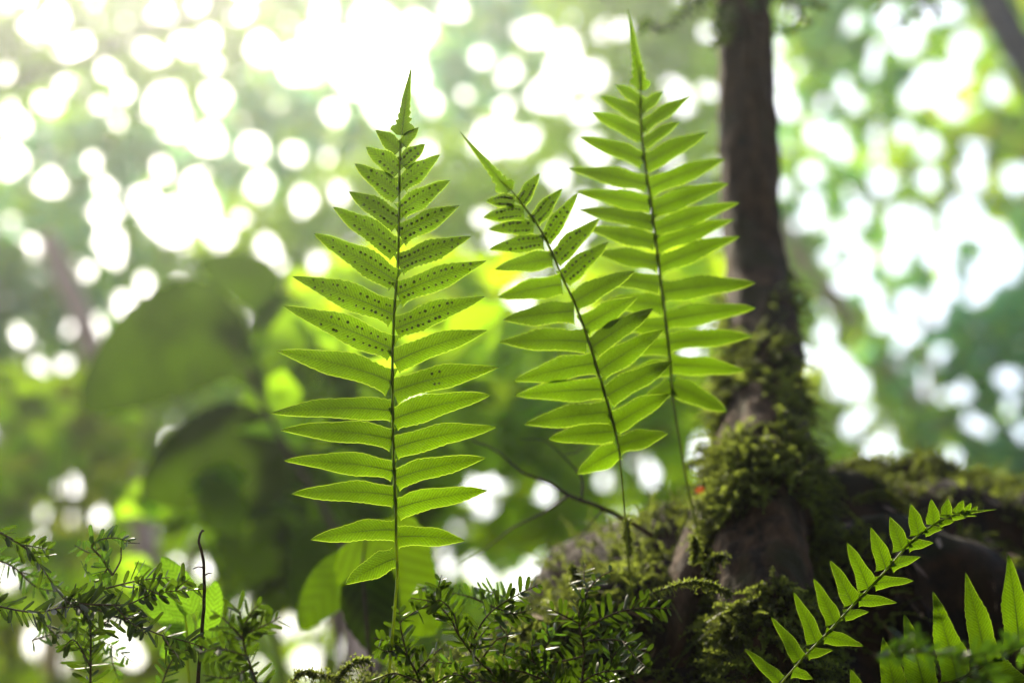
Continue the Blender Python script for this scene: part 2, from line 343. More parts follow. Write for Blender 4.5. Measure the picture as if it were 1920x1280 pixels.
# ------------------------------------------------------------------ fern fronds
def leaflet(mb, B, T, w, side, dB, dT, bend, dots, rs, flare=1.0, mat_o=0, teeth=1.0, rim=1.6, tipw=1.0, pw=(.97, .92, .94, 1.0, .98, .86, .61, .37, .18, 0), tipprof=False):
    """B, T pixels of base and tip; w full width in px; side -1 left +1 right"""
    B = np.array(B, float); T = np.array(T, float); v = T-B; L = np.hypot(*v); ax = v/L
    pr = np.array([-ax[1], ax[0]])
    if pr[1] > 0: pr = -pr                     # pr points up the picture, toward the frond tip
    C = B + 0.33*v + pr*bend*L
    n = 56 if tipprof else 30
    t = np.linspace(0, 1, n)
    cen = ((1-t)**2)[:, None]*B + (2*t*(1-t))[:, None]*C + (t**2)[:, None]*T
    tg = np.gradient(cen, axis=0); tg /= np.linalg.norm(tg, axis=1)[:, None]
    nr = np.stack([-tg[:, 1], tg[:, 0]], 1); nr[nr[:, 1] > 0] *= -1
    prof = np.interp(t, [0, .06, .18, .35, .5, .65, .8, .9, .96, 1], pw)
    fl = np.exp(-t/0.035)*0.16*flare
    k = np.arange(n)
    saw = lambda s: teeth*0.10*(((k*0.5+s) % 1.0)-0.5) + teeth*0.02*rs.normal(size=n)
    up = w/2*(prof*(1.0+saw(0.3)) + fl); lo = w/2*(prof*(1.0+saw(0.7)) + fl*0.75)
    up = up*(1+0.10*np.sin(t*11+rs.uniform(0, 6))); lo = lo*(1+0.10*np.sin(t*9+rs.uniform(0, 6)))
    if tipprof:      # the lobed, toothed end of a frond
        xa = [0, .05, .10, .16, .19, .27, .30, .37, .40, .47, .50, .56, .60, .70, .85, 1]
        ya = [.45, .75, 1.0, .9, .50, .72, .42, .56, .38, .46, .36, .38, .33, .25, .13, 0]
        jit = lambda: np.array([0]+list(rs.uniform(-.02, .02, 14))+[0])
        up = w/2*np.interp(t, np.array(xa)+jit(), ya)+0.5*teeth*(((k*0.5) % 1.0)-0.25)*(1-t); lo = w/2*np.interp(np.clip(t-0.05, 0, 1), np.array(xa)+jit(), ya)+0.5*teeth*(((k*0.5+.5) % 1.0)-0.25)*(1-t)
    else:
        up *= rs.uniform(.93, 1.07); lo *= rs.uniform(.93, 1.07)
    up[-1] = lo[-1] = 0.3
    d = dB+(dT-dB)*t
    rows = []
    # across: rim lower, lower edge, quarter, rib edge, rib edge, quarter, upper edge, rim upper
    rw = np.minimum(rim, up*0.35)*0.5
    ribw = np.clip(2.6*(1-t*1.1), 0.5, None)*(w/45)
    ribw = np.minimum(ribw, up*0.4)
    offs = [-lo, -lo+rw, -lo*0.5, -ribw*0.5, ribw*0.5, up*0.5, up-rw, up]
    cup = rs.uniform(0.00, 0.22)
    wav = 0.05*np.sin(t*14+rs.uniform(0, 6))
    hs = [lo*0+ (cup+wav)*lo*0.8+0.6, (cup+wav)*lo*0.8, cup*lo*0.25, -0.5, -0.5, cup*up*0.25, (cup-wav)*up*0.8, (cup-wav)*up*0.8+0.6]
    roll = rs.normal()*0.22; V = []
    hs = [h+o_*roll for o_, h in zip(offs, hs)]
    for o_, h in zip(offs, hs):
        q = cen + nr*(o_[:, None])
        V.append(P(q[:, 0], q[:, 1], d + np.broadcast_to(h, (n,))*mpp(d)))
    V = np.stack(V, 1)                          # n, 8
    uv = np.stack([np.repeat((t*L*mpp(dB))[:, None], 8, 1), np.stack([o_ for o_ in offs], 1)*mpp(dB)], -1)
    F = []; m = []
    for i in range(n-1):
        for j in range(7):
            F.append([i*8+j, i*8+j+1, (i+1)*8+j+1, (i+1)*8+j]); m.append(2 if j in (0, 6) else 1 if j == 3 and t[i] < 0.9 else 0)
    mb.add(V.reshape(-1, 3), F, m, uv.reshape(-1, 2))
    if dots:
        a, b, nd = dots
        for s_ in (-1, 1):
            for tt in np.linspace(a, b, nd):
                if rs.uniform() < 0.06: continue
                tt = tt+rs.normal()*0.010+(0.02 if s_ > 0 else 0); i = min(int(tt*(n-1)), n-2)
                half = up[i] if s_ > 0 else lo[i]
                if half < 4: continue
                c = cen[i]+(cen[i+1]-cen[i])*(tt*(n-1)-i) + nr[i]*s_*half*0.46
                R = rs.uniform(2.1, 3.3)*min(1, half/16+0.3); h0 = (cup*half*0.25)
                dd = dB+(dT-dB)*tt
                th = np.linspace(0, 2*PI, 8, endpoint=False)
                ring = P(c[0]+R*np.cos(th), c[1]+R*np.sin(th), np.full(8, dd+(h0+s_*half*.46*roll-0.6)*mpp(dd)))
                top = P(c[0]+R*.5*np.cos(th), c[1]+R*.5*np.sin(th), np.full(8, dd+(h0+s_*half*.46*roll-2.4)*mpp(dd)))
                mb.add(np.vstack([ring, top]), [[q, (q+1) % 8, 8+(q+1) % 8, 8+q] for q in range(8)]+[[8+q for q in range(8)]], 3)

def frond(label, rach, rad, left, right, tip, D, widths, stalkmat, dots_fn=None, bend=0.05, seed=1, wing=True, pw=(.97, .92, .94, 1.0, .98, .86, .61, .37, .18, 0), tipw=1.0, flare=1.0, group=None, rim=2.3, teeth=1.0, tilt=0.0):
    """rach: px,py rows base->tip ; D(py)->depth ; left/right: [(tipx,tipy,basex,basey,width)]"""
    rs = np.random.default_rng(seed)
    a = cr(rach, 90); dd = D(a[:, 0], a[:, 1])
    pts = P(a[:, 0], a[:, 1], dd)
    r = thing('fern_frond', pts[0], label, 'fern', group)
    mb = MB(); tube(mb, pts, np.interp(np.linspace(0, 1, 90), np.linspace(0, 1, len(rad)), rad)*mpp(dd), 10); mb.build('stalk', stalkmat, r)
    mats = [M['fern'], M['fern_rib'], M['fern_rim_lit'], M['fern_dot']]
    # narrow green wing that joins the leaflets along the stalk
    ends = [q[3] for q in left+right]; sel = (a[:, 1] < max(ends)+4) & (a[:, 1] > min(ends)-6); wl = np.median([q[4] for q in left])*0.08
    q = a[sel]; dq = dd[sel]+0.0004; tgq = np.gradient(q, axis=0); tgq /= np.linalg.norm(tgq, axis=1)[:, None]; nq = np.stack([-tgq[:, 1], tgq[:, 0]], 1); ww = wl*np.minimum(1, np.linspace(0, 6, len(q)))*np.linspace(1, .6, len(q))*(1+.15*np.sin(np.arange(len(q))*1.3))
    W = np.stack([P(q[:, 0]+nq[:, 0]*ww*k_, q[:, 1]+nq[:, 1]*ww*k_, dq) for k_ in (-1, 0, 1)], 1).reshape(-1, 3)
    mb = MB(); mb.add(W, [[i*3+j, i*3+j+1, i*3+j+4, i*3+j+3] for i in range(len(q)-1) for j in (0, 1)], 0); mb.build('stalk_wing', M['fern'], r)
    for side, lst in ((-1, left), (1, right)):
        for (tx, ty, bx, by, wd) in lst:
            mb = MB(); dB = float(D(np.array([bx]), np.array([by]))[0])+0.0003
            dT = dB + tilt*side*0.01 + rs.normal()*0.003*(np.hypot(tx-bx, ty-by)/200)
            leaflet(mb, (bx, by), (tx, ty), wd, side, dB, dT, bend(side, ty) if callable(bend) else bend, dots_fn(side, tx, ty) if dots_fn else None, rs, flare=flare, rim=rim, teeth=teeth, pw=pw)
            mb.build('leaflet', mats, r)
    if tip:
        mb = MB(); tx, ty, bx, by, wd, tdots = tip; dB = float(D(np.array([bx]), np.array([by]))[0]); dT = float(D(np.array([tx]), np.array([ty]))[0])
        leaflet(mb, (bx, by), (tx, ty), wd, 1, dB, dT, 0.01, tdots, rs, flare=0, rim=rim*.7, teeth=1.0, tipprof=True, pw=(.5, .8, 1.0, .82, .62, .45, .29, .17, .1, 0))
        mb.build('leaf_tip', mats, r)
    return r

# -- the sharp frond in the middle left
A_R = [(724, 1330), (728, 1277), (739, 1155), (745, 1073), (743, 1024), (742, 958), (739, 876), (738, 855), (736, 761), (736, 667), (740, 574), (746, 496), (748, 412), (749, 319), (752, 260), (754, 235)]
A_L = [(647, 1095, 742, 1046, 42), (582, 1011, 741, 993, 40), (546, 925, 740, 929, 40), (532, 863, 738, 883, 42), (525, 806, 736, 823, 44), (507, 774, 735, 770, 44), (519, 658, 735, 716, 48),
       (531, 573, 737, 655, 50), (548, 518, 739, 590, 52), (589, 438, 742, 527, 48), (624, 388, 746, 470, 46), (654, 359, 747, 418, 43), (665, 307, 748, 366, 40), (686, 276, 748, 323, 37), (704, 244, 749, 283, 30)]
A_Rt = [(785, 239, 754, 272, 22), (797, 270, 752, 308, 31), (825, 290, 751, 348, 36), (844, 338, 750, 397, 40), (862, 385, 749, 442, 42), (884, 443, 747, 496, 44), (912, 489, 744, 552, 46), (909, 556, 741, 617, 46),
        (914, 619, 738, 679, 48), (936, 688, 737, 734, 48), (920, 740, 737, 786, 46), (931, 800, 739, 840, 44), (911, 858, 740, 898, 44), (915, 919, 743, 953, 42), (872, 1013, 745, 1006, 40)]
A_R = [tuple(q) for q in A_R]
def DA(x, y): return 0.5 + 0.0*x + np.interp(y, [120, 300, 1280], [0.006, 0.0, 0.0])
def dotsA(side, x, y):
    if y < 245: return None
    if side < 0:
        if y < 300: return (0.18, 0.62, 4)
        if y < 400: return (0.12, 0.72, 7)
        if y < 530: return (0.08, 0.82, 12)
        if y < 600: return (0.12, 0.72, 9)
        return None
    if y < 300: return (0.15, 0.7, 5)
    if y < 400: return (0.10, 0.78, 8)
    if y < 500: return (0.08, 0.85, 12)
    if y < 600: return (0.10, 0.72, 10)
    if 680 < y < 700: return (0.45, 0.52, 2)
    return None
def bendA(side, y): return 0.06 if y > 600 else 0.03
frond('sharp green fern frond with dark spore dots, standing alone left of centre', A_R, [3.1, 2.8, 2.4, 2.0, 1.6, 1.2, .8, 0.4], A_L, A_Rt, (771, 122, 753, 254, 46, None), DA, None, M['stalk'], dotsA, bendA, 3)

# -- the leaning frond in the middle
B_R = [(1190, 1140), (1186, 1112), (1180, 1073), (1172, 967), (1162, 857), (1157, 824), (1143, 769), (1123, 703), (1103, 637), (1079, 572), (1059, 529), (1020, 442), (966, 366), (935, 336)]
B_L = [(911, 377, 965, 378, 28), (906, 408, 983, 398, 30), (916, 430, 1001, 424, 32), (918, 467, 1020, 452, 34), (928, 505, 1036, 485, 36), (934, 557, 1054, 533, 40), (943, 600, 1077, 583, 42),
       (937, 641, 1101, 640, 46), (963, 714, 1118, 680, 44), (965, 741, 1132, 730, 44), (982, 795, 1143, 772, 42), (1027, 822, 1152, 809, 40), (1082, 888, 1159, 843, 42)]
B_Rt = [(1012, 325, 975, 383, 26), (1054, 353, 1000, 417, 30), (1084, 362, 1022, 452, 32), (1123, 410, 1040, 488, 36), (1141, 454, 1056, 523, 38), (1190, 508, 1076, 566, 40), (1196, 556, 1094, 612, 42),
        (1226, 578, 1108, 652, 44), (1245, 618, 1122, 696, 44), (1262, 677, 1138, 742, 46), (1256, 738, 1150, 797, 44), (1253, 812, 1160, 835, 38)]
def DB(x, y): return np.interp(y, [240, 500, 850, 1140], [0.532, 0.536, 0.540, 0.548]) + 0.0*x
frond('slightly blurred fern frond leaning left, between the upright sharp frond and the tall one', B_R, [1.6, 1.6, 1.7, 2.1, 1.9, 1.7, 1.4, .8], B_L, B_Rt, (863, 247, 955, 360, 40, None), DB, None, M['stalk_dark'],
      lambda s, x, y: (0.15, 0.7, 7) if y < 470 else None, 0.03, 5)

# -- the tall blurred frond by the trunk
C_R = [(1318, 1060), (1312, 1026), (1303, 975), (1285, 890), (1274, 824), (1261, 742), (1258, 693), (1253, 644), (1243, 562), (1235, 496), (1227, 431), (1220, 377), (1209, 305), (1202, 234), (1201, 144), (1199, 120)]
C_L = [(1152, 158, 1203, 192, 26), (1125, 180, 1203, 219, 32), (1108, 210, 1204, 255, 34), (1088, 258, 1207, 300, 36), (1064, 316, 1213, 346, 40), (1080, 360, 1220, 384, 40), (1084, 393, 1226, 418, 40),
       (1098, 428, 1230, 455, 40), (1110, 472, 1234, 494, 42), (1120, 520, 1238, 533, 42), (1132, 565, 1243, 572, 42), (1146, 612, 1248, 612, 42), (1160, 655, 1253, 650, 42), (1175, 700, 1257, 688, 40), (1196, 770, 1259, 722, 38)]
C_Rt = [(1245, 171, 1203, 206, 28), (1294, 180, 1204, 240, 32), (1276, 226, 1206, 272, 30), (1327, 248, 1208, 308, 42), (1360, 298, 1215, 354, 44), (1366, 344, 1221, 394, 44), (1386, 380, 1226, 432, 42),
        (1377, 411, 1231, 462, 40), (1387, 443, 1235, 500, 44), (1417, 530, 1243, 547, 48), (1417, 577, 1249, 600, 46), (1413, 630, 1255, 642, 44), (1398, 695, 1259, 684, 44), (1363, 771, 1262, 722, 46)]
def DC(x, y): return np.interp(y, [0, 500, 850, 1060], [0.565, 0.575, 0.58, 0.59]) + 0.0*x
C_L = [(a, b, c, d, e*.88) for a, b, c, d, e in C_L]; C_Rt = [(a, b, c, d, e*.85) for a, b, c, d, e in C_Rt]
frond('tallest fern frond, blurred, in front of the mossy trunk', C_R, [2.2, 2.2, 2.2, 2.6, 2.8, 2.6, 2.0, 1.0], C_L, C_Rt, (1177, 17, 1202, 170, 40, None), DC, None, M['stalk_dark'], None, 0.03, 8)

# -- the small arched frond lower right
D_R = [(1400, 1380), (1430, 1320), (1466, 1278), (1511, 1227), (1546, 1191), (1585, 1149), (1612, 1120), (1641, 1090), (1671, 1057), (1704, 1019), (1736, 992), (1781, 967), (1810, 960), (1845, 956)]
D_L = [(1396, 1216, 1462, 1276, 26), (1446, 1156, 1500, 1236, 30), (1488, 1110, 1530, 1204, 32), (1525, 1084, 1565, 1168, 32), (1556, 1050, 1598, 1132, 34), (1588, 1017, 1628, 1102, 36), (1632, 988, 1661, 1066, 36),
       (1668, 968, 1692, 1031, 34), (1707, 944, 1723, 1002, 32), (1746, 935, 1751, 983, 28), (1777, 934, 1775, 969, 26), (1806, 937, 1796, 962, 20), (1821, 942, 1812, 959, 14), (1833, 948, 1825, 958, 10)]
D_Rt = [(1525, 1272, 1486, 1258, 22), (1562, 1218, 1514, 1226, 20), (1619, 1210, 1547, 1192, 28), (1629, 1146, 1583, 1154, 22), (1682, 1129, 1610, 1124, 26), (1713, 1088, 1640, 1093, 26), (1726, 1043, 1670, 1060, 24),
        (1750, 1017, 1703, 1022, 22), (1770, 989, 1733, 997, 18), (1790, 976, 1760, 981, 15), (1811, 970, 1785, 969, 12), (1831, 967, 1806, 963, 9)]
def DD(x, y): return 0.5 + 0.012*(x-1600)/300
frond('small bright fern frond arching up to the right over the dark log', D_R, [1.6, 1.6, 1.5, 1.3, 1.0, .6], D_L, D_Rt, (1869, 954, 1800, 962, 12, None), DD, None, M['stalk'], None, 0.03, 11, pw=(1.0, .98, .96, .90, .80, .66, .46, .27, .14, 0), flare=1.6, rim=1.1, teeth=0.7)

# -- the broad frond cut by the lower right corner
D_L = [(a, b, c, d, e*1.5) for a, b, c, d, e in D_L]; D_Rt = [(a, b, c, d, e*1.45) for a, b, c, d, e in D_Rt]
E_R = [(1500, 1440), (1560, 1390), (1640, 1345), (1715, 1310), (1790, 1277), (1846, 1247), (1907, 1214), (1960, 1190), (2040, 1160), (2120, 1140)]
E_L = [(1594, 1253, 1628, 1348, 44), (1655, 1194, 1684, 1322, 56), (1695, 1150, 1735, 1298, 58), (1749, 1108, 1795, 1272, 58), (1810, 1072, 1850, 1244, 58), (1890, 1038, 1911, 1210, 58), (1965, 1020, 1975, 1184, 56), (2040, 1020, 2040, 1160, 50), (2100, 1040, 2090, 1148, 40)]
E_Rt = [(1760, 1400, 1655, 1340, 44), (1830, 1370, 1720, 1308, 48), (1900, 1340, 1785, 1282, 50), (1960, 1310, 1850, 1248, 50), (2030, 1270, 1915, 1214, 50), (2090, 1230, 1985, 1184, 46)]
def DE(x, y): return 0.485 + 0.0*x
frond('broad fern frond in the lower right corner, only its upright leaflets in view', E_R, [2.2, 2.2, 2.0, 1.6, 1.2], E_L, E_Rt, None, DE, None, M['stalk_dark'], None, 0.02, 14, pw=(.9, .94, 1.0, .97, .86, .68, .43, .24, .12, 0), flare=1.2, rim=1.1)

# ------------------------------------------------------------------ hemlock twigs
def needles(mb, path, L=50, W=9, step=9, rs=None, mat=0, taper=True, s0=0.0, flat=0.5):
    """path rows px,py,d. needles of about L px along it"""
    a = cr(path, 60); p = P(a[:, 0], a[:, 1], a[:, 2]); seg = np.linalg.norm(np.diff(p, axis=0), axis=1); s = np.concatenate([[0], np.cumsum(seg)])
    u = mpp(0.5); n = max(int(s[-1]/(step*u)), 2)
    tw = rs.uniform(-0.9, 0.9)
    for k in range(n):
        q = s0*s[-1] + (k+rs.uniform(-.3, .3))/n*s[-1]*(1-s0); q = min(max(q, 0), s[-1]*0.999)
        i = min(np.searchsorted(s, q), 59); c = p[i-1]+(p[i]-p[i-1])*((q-s[i-1])/(seg[i-1]+1e-9)) if i > 0 else p[0]
        tg = nrm(p[min(i+1, 59)]-p[max(i-1, 0)])
        base = nrm(np.cross(tg, -FW)); oth = np.cross(tg, base)
        for sd_ in (-1, 1):
            if rs.uniform() < 0.1: continue
            ang = tw + rs.normal()*flat + (0 if sd_ > 0 else PI)
            out = base*math.cos(ang)+oth*math.sin(ang)
            dr = nrm(tg*rs.uniform(0.35, 1.0)+out+rs.normal(size=3)*0.12)
            l = L*u*rs.uniform(0.55, 1.1)*(1 if not taper else (1-0.55*(q/s[-1])**3)); wdt = W*u*rs.uniform(0.75, 1.1)*0.5
            wd = nrm(np.cross(dr, np.cross(tg, out)*1.0 + rs.normal(size=3)*0.7)+rs.normal(size=3)*0.1); nn = np.cross(dr, wd)
            droop = -0.10*l*rs.uniform(-.6, 1.4)
            V = [c, c+dr*l*0.18+wd*wdt*0.75, c+dr*l*0.18-wd*wdt*0.75, c+dr*l*0.18-nn*wdt*0.2,
                 c+dr*l*0.6+wd*wdt+nn*droop*.4, c+dr*l*0.6-wd*wdt+nn*droop*.4, c+dr*l*0.6+nn*(droop*.4-wdt*.25),
                 c+dr*l*0.92+wd*wdt*.7+nn*droop, c+dr*l*0.92-wd*wdt*.7+nn*droop, c+dr*l*0.92+nn*(droop-wdt*.2), c+dr*l+nn*droop]
            mb.add(V, [[0, 1, 3], [0, 3, 2], [1, 4, 6, 3], [3, 6, 5, 2], [4, 7, 9, 6], [6, 9, 8, 5], [7, 10, 9], [9, 10, 8]], mat)
def hemlock(label, paths, name='hemlock_twig', cat='hemlock twig', seed=1, pale=0.0, L=46, W=10, autoside=True, rw=2.6, bare=()):
    rs = np.random.default_rng(seed)
    b = paths[0][0]; root = thing(name, P(b[0], b[1], b[2]), label, cat)
    st = MB(); nd = MB()
    for pi, path in enumerate(paths):
        path = [tuple(map(float, q)) for q in path]
        a = cr(path, 40); p3 = P(a[:, 0], a[:, 1], a[:, 2]); wob = np.cumsum(rs.normal(size=(40, 3)), axis=0)*mpp(.5)*0.5
        tube(st, p3+wob*0, np.linspace(rw*(1 if pi == 0 else .75), 1.0, 40)*mpp(0.5), 7)
        if pi in bare: continue
        mt = 1 if rs.uniform() < pale else 0
        needles(nd, path, L*1.1, W, 10.5, rs, mt)
        if autoside:
            ln = np.hypot(a[-1, 0]-a[0, 0], a[-1, 1]-a[0, 1]); m = int(ln/95)
            for q in range(m):
                i = int((q+0.6+rs.uniform(-.2, .2))/max(m, 1)*36)+1; i = min(i, 37)
                tg = a[i+1]-a[i]; an = math.atan2(tg[1], tg[0]) + rs.choice([-1, 1])*rs.uniform(0.5, 1.1); sl = rs.uniform(45, 95)*(1-0.4*i/38)
                dz = rs.normal()*0.012
                e = [(a[i, 0], a[i, 1], a[i, 2]), (a[i, 0]+math.cos(an)*sl*.5, a[i, 1]+math.sin(an)*sl*.5+3, a[i, 2]+dz*.5), (a[i, 0]+math.cos(an*.9)*sl, a[i, 1]+math.sin(an*.9)*sl+6, a[i, 2]+dz)]
                c3 = cr(e, 12); tube(st, P(c3[:, 0], c3[:, 1], c3[:, 2]), np.linspace(1.6, .8, 12)*mpp(0.5), 6)
                needles(nd, e, L*0.9, W, 10.5, rs, mt)
    st.build('stem', M['twig'], root)
    if nd.n: nd.build('needles', [M['needle'], M['needle_pale']], root)
    return root
hemlock('long hemlock twig sweeping down from the left edge to the bottom', [[(-60, 965, .5), (0, 998, .5), (53, 1031, .5), (80, 1066, .5), (113, 1114, .502), (140, 1140, .505)],
         [(-40, 1128, .51), (59, 1147, .508), (119, 1138, .505), (166, 1138, .503), (208, 1152, .50), (267, 1176, .498), (306, 1191, .497), (371, 1209, .495), (430, 1241, .495), (490, 1285, .495)],
         [(148, 1131, .502), (200, 1134, .5), (243, 1131, .5), (282, 1114, .5), (330, 1107, .5), (383, 1104, .5)],
         [(190, 1105, .505), (240, 1092, .505), (280, 1085, .506), (318, 1082, .507)]], seed=21)
hemlock('upright hemlock shoot with a leafy top, second from the left edge', [[(169, 1300, .51), (170, 1230, .51), (168, 1170, .508), (150, 1140, .505), (160, 1120, .505)], [(169, 1190, .51), (205, 1160, .51), (225, 1140, .51)], [(170, 1250, .51), (140, 1200, .505), (118, 1215, .50)]], seed=22, autoside=False, L=46)
hemlock('tangled grey-stemmed hemlock spray above the long twig at left', [[(211, 1078, .515), (190, 1045, .515), (172, 1025, .515), (185, 1012, .515), (215, 1008, .512), (245, 1015, .51)], [(211, 1078, .515), (226, 1050, .52), (230, 1020, .52), (262, 1018, .52)],
         [(200, 1018, .53), (170, 1035, .53), (140, 1022, .53)], [(205, 1060, .52), (180, 1090, .52), (155, 1062, .53)]], seed=23, autoside=False, pale=1.0, L=34, bare=(1,))
hemlock('dense blurred hemlock clump at the right end of the left twigs', [[(500, 1330, .47), (470, 1250, .465), (455, 1190, .46), (470, 1150, .46), (490, 1130, .46)], [(458, 1200, .46), (420, 1160, .455), (400, 1150, .455)], [(455, 1190, .46), (500, 1170, .46), (525, 1155, .46)],
         [(465, 1230, .46), (410, 1215, .455), (370, 1225, .45)], [(470, 1250, .465), (430, 1270, .46), (380, 1265, .46)], [(452, 1180, .46), (450, 1150, .46), (436, 1135, .46)]], seed=24, autoside=False, L=44)
hemlock('fine yellow green hemlock sprigs between the seedlings at the bottom', [[(930, 1300, .515), (940, 1250, .515), (950, 1200, .515), (960, 1175, .515)], [(1000, 1300, .52), (1020, 1220, .52), (1050, 1170, .52)], [(880, 1300, .51), (860, 1250, .51), (820, 1240, .51)], [(1130, 1290, .515), (1150, 1230, .515), (1190, 1180, .52)]], seed=39, pale=1, L=36, W=8)
hemlock('fine blurred hemlock spray behind the long twig at the left edge', [[(-40, 1040, .545), (20, 1060, .545), (70, 1100, .545), (130, 1110, .545)], [(60, 1200, .545), (120, 1185, .545), (190, 1200, .545), (250, 1240, .545)], [(300, 1290, .53), (330, 1230, .53), (400, 1200, .53), (440, 1170, .53)]], seed=40, pale=1, L=36, W=8)
# the bare upright stem
st = MB(); a = cr([(366, 1320, .5), (371, 1277, .5), (380, 1167, .5), (383, 1108, .5), (381, 1048, .5), (373, 1015, .5), (378, 996, .5), (383, 995, .5)], 50)
rt_ = thing('bare_twig', P(366, 1320, .5), 'thin bare upright stem with a hooked tip, behind the left hemlock', 'stem')
tube(st, P(a[:, 0], a[:, 1], a[:, 2]), np.linspace(4.0, 1.8, 50)*mpp(.5), 8, 0, lambda u, th: 1+.12*np.sin(u*60+th))
st.build('stem', M['twig'], rt_)
for e in ([(382, 1064, .5), (372, 1062, .5), (362, 1066, .5)], [(384, 1078, .5), (391, 1074, .5), (397, 1075, .5)]):
    s2 = MB(); c = cr(e, 10); tube(s2, P(c[:, 0], c[:, 1], c[:, 2]), np.linspace(1.8, 1.0, 10)*mpp(.5), 6); s2.build('side_shoot', M['twig'], rt_)

hemlock('dark hemlock seedling right of the sharp frond stalk, tallest on the mound', [[(960, 1290, .5), (900, 1240, .5), (860, 1190, .5), (845, 1160, .5), (815, 1130, .5), (770, 1120, .5)],
         [(880, 1215, .5), (905, 1165, .5), (935, 1135, .505), (975, 1112, .505), (1015, 1093, .505)], [(860, 1190, .5), (850, 1150, .5), (825, 1125, .495), (800, 1135, .5)], [(925, 1150, .505), (965, 1150, .505), (1000, 1140, .505)],
         [(900, 1240, .5), (930, 1200, .5), (960, 1190, .5)]], seed=31, L=40)
hemlock('low hemlock seedling at the foot of the sharp frond stalk', [[(800, 1300, .505), (775, 1250, .505), (755, 1220, .505), (735, 1205, .505), (700, 1195, .505)], [(765, 1235, .505), (752, 1180, .508), (748, 1140, .51)], [(780, 1260, .505), (820, 1220, .5), (830, 1215, .5)],
         [(790, 1280, .505), (740, 1262, .5), (700, 1275, .5)], [(800, 1290, .5), (850, 1262, .5), (890, 1262, .5)]], seed=32, L=38)
hemlock('pale blurred hemlock spray in the background between the two seedlings', [[(930, 1140, .54), (880, 1118, .545), (840, 1112, .55), (800, 1125, .555)], [(960, 1125, .54), (920, 1108, .545), (890, 1100, .55)]], seed=33, pale=1, L=34)
hemlock('hemlock seedling rooted mid mound with shoots to both sides', [[(1090, 1290, .515), (1095, 1220, .515), (1085, 1160, .515), (1095, 1120, .517), (1120, 1085, .52), (1150, 1068, .522)], [(1090, 1170, .515), (1050, 1150, .51), (1030, 1140, .51)],
         [(1093, 1180, .515), (1150, 1150, .515), (1200, 1140, .518), (1260, 1140, .52)], [(1092, 1230, .515), (1040, 1240, .51), (1000, 1225, .505), (975, 1215, .505)], [(1100, 1200, .515), (1160, 1200, .51), (1220, 1225, .51)]], seed=34, L=42)
hemlock('dark hemlock sprigs lying over the lower mound', [[(1060, 1300, .505), (1010, 1270, .50), (960, 1255, .50), (920, 1260, .50)], [(1050, 1290, .5), (1000, 1240, .50), (975, 1225, .50)], [(1060, 1300, .505), (1120, 1262, .505), (1180, 1255, .51)], [(960, 1290, .5), (905, 1275, .495), (860, 1285, .5)]], seed=35, L=40)
hemlock('out of focus hemlock twig close to the lens in front of the corner frond', [[(1640, 1230, .40), (1720, 1222, .40), (1800, 1232, .40), (1880, 1222, .40), (1990, 1232, .40)], [(1820, 1232, .40), (1850, 1262, .40), (1870, 1300, .40)], [(1730, 1222, .4), (1700, 1200, .4), (1680, 1198, .4)]], seed=36, pale=1, L=34)

# hemlock boughs of the mossy tree hanging at the top of the picture
def boughs():
    rs = np.random.default_rng(77); st = MB(); nd = MB()
    for (x, y, d, tx, ty, dt) in ((1400, -60, .97, 1250, 60, .92), (1400, -20, .96, 1340, 90, .90), (1400, -40, .97, 1520, 50, .93), (1396, -200, 1.02, 1150, -40, .95), (1396, -260, 1.04, 1650, -30, 1.0), (1396, -350, 1.06, 1250, -150, 1.0), (1396, -500, 1.1, 1600, -300, 1.1), (1396, -700, 1.18, 1100, -500, 1.1), (1396, -900, 1.25, 1650, -700, 1.2), (1730, -60, 1.0, 1722, 30, 1.0), (1650, -30, 1.0, 1730, -40, 1.0)):
        path = [(x, y, d), ((x+tx)/2, (y+ty)/2-20, (d+dt)/2), (tx, ty, dt)]; a = cr(path, 20); tube(st, P(a[:, 0], a[:, 1], a[:, 2]), np.linspace(.0014, .0006, 20), 6)
        needles(nd, path, 60, 13, 16, rs, 0)
        for k in range(6):
            i = 3+k*3; i = min(i, 18); an = rs.uniform(0, 6.28); e = [tuple(a[i]), (a[i, 0]+math.cos(an)*28, a[i, 1]+math.sin(an)*28, a[i, 2]+rs.normal()*.02), (a[i, 0]+math.cos(an)*55, a[i, 1]+math.sin(an)*55+8, a[i, 2]+rs.normal()*.03)]
            needles(nd, e, 60, 13, 16, rs, 0)
    st.build('branch', M['twig'], TREE); nd.build('needles', [M['needle']], TREE)
boughs()
# bare mossy twigs in the middle
def twigs(label, paths, rad, seed=1, name='bare_twig'):
    b = paths[0][0]; root = thing(name, P(*b), label, 'twig'); mb = MB()
    for q, path in enumerate(paths):
        a = cr(path, 60); r0, r1 = rad[q]
        tube(mb, P(a[:, 0], a[:, 1], a[:, 2]), np.linspace(r0, r1, 60)*mpp(.6), 8, 0, lambda u, th: 1+.10*np.sin(u*70+th)+.08*np.sin(u*190+2*th))
    mb.build('branch', M['twig'], root)
    return root
twigs('forked bare twig reaching left out of the moss behind the leaning frond', [[(1225, 1005, .60), (1175, 975, .60), (1120, 948, .60), (1070, 930, .605), (1030, 905, .61), (980, 885, .61), (930, 845, .615), (885, 825, .62)],
      [(1065, 930, .605), (1020, 960, .62), (960, 990, .63), (915, 1025, .65), (860, 1060, .66)], [(1090, 935, .605), (1092, 900, .61), (1075, 875, .615), (1040, 840, .62), (1015, 824, .62), (975, 823, .62)], [(1060, 852, .615), (1080, 848, .615), (1095, 838, .615)],
      [(1130, 955, .60), (1100, 990, .61), (1075, 1025, .62)]], [(5, 1.6), (2.6, 1.0), (2.4, .8), (1.2, .6), (1.5, .6)])
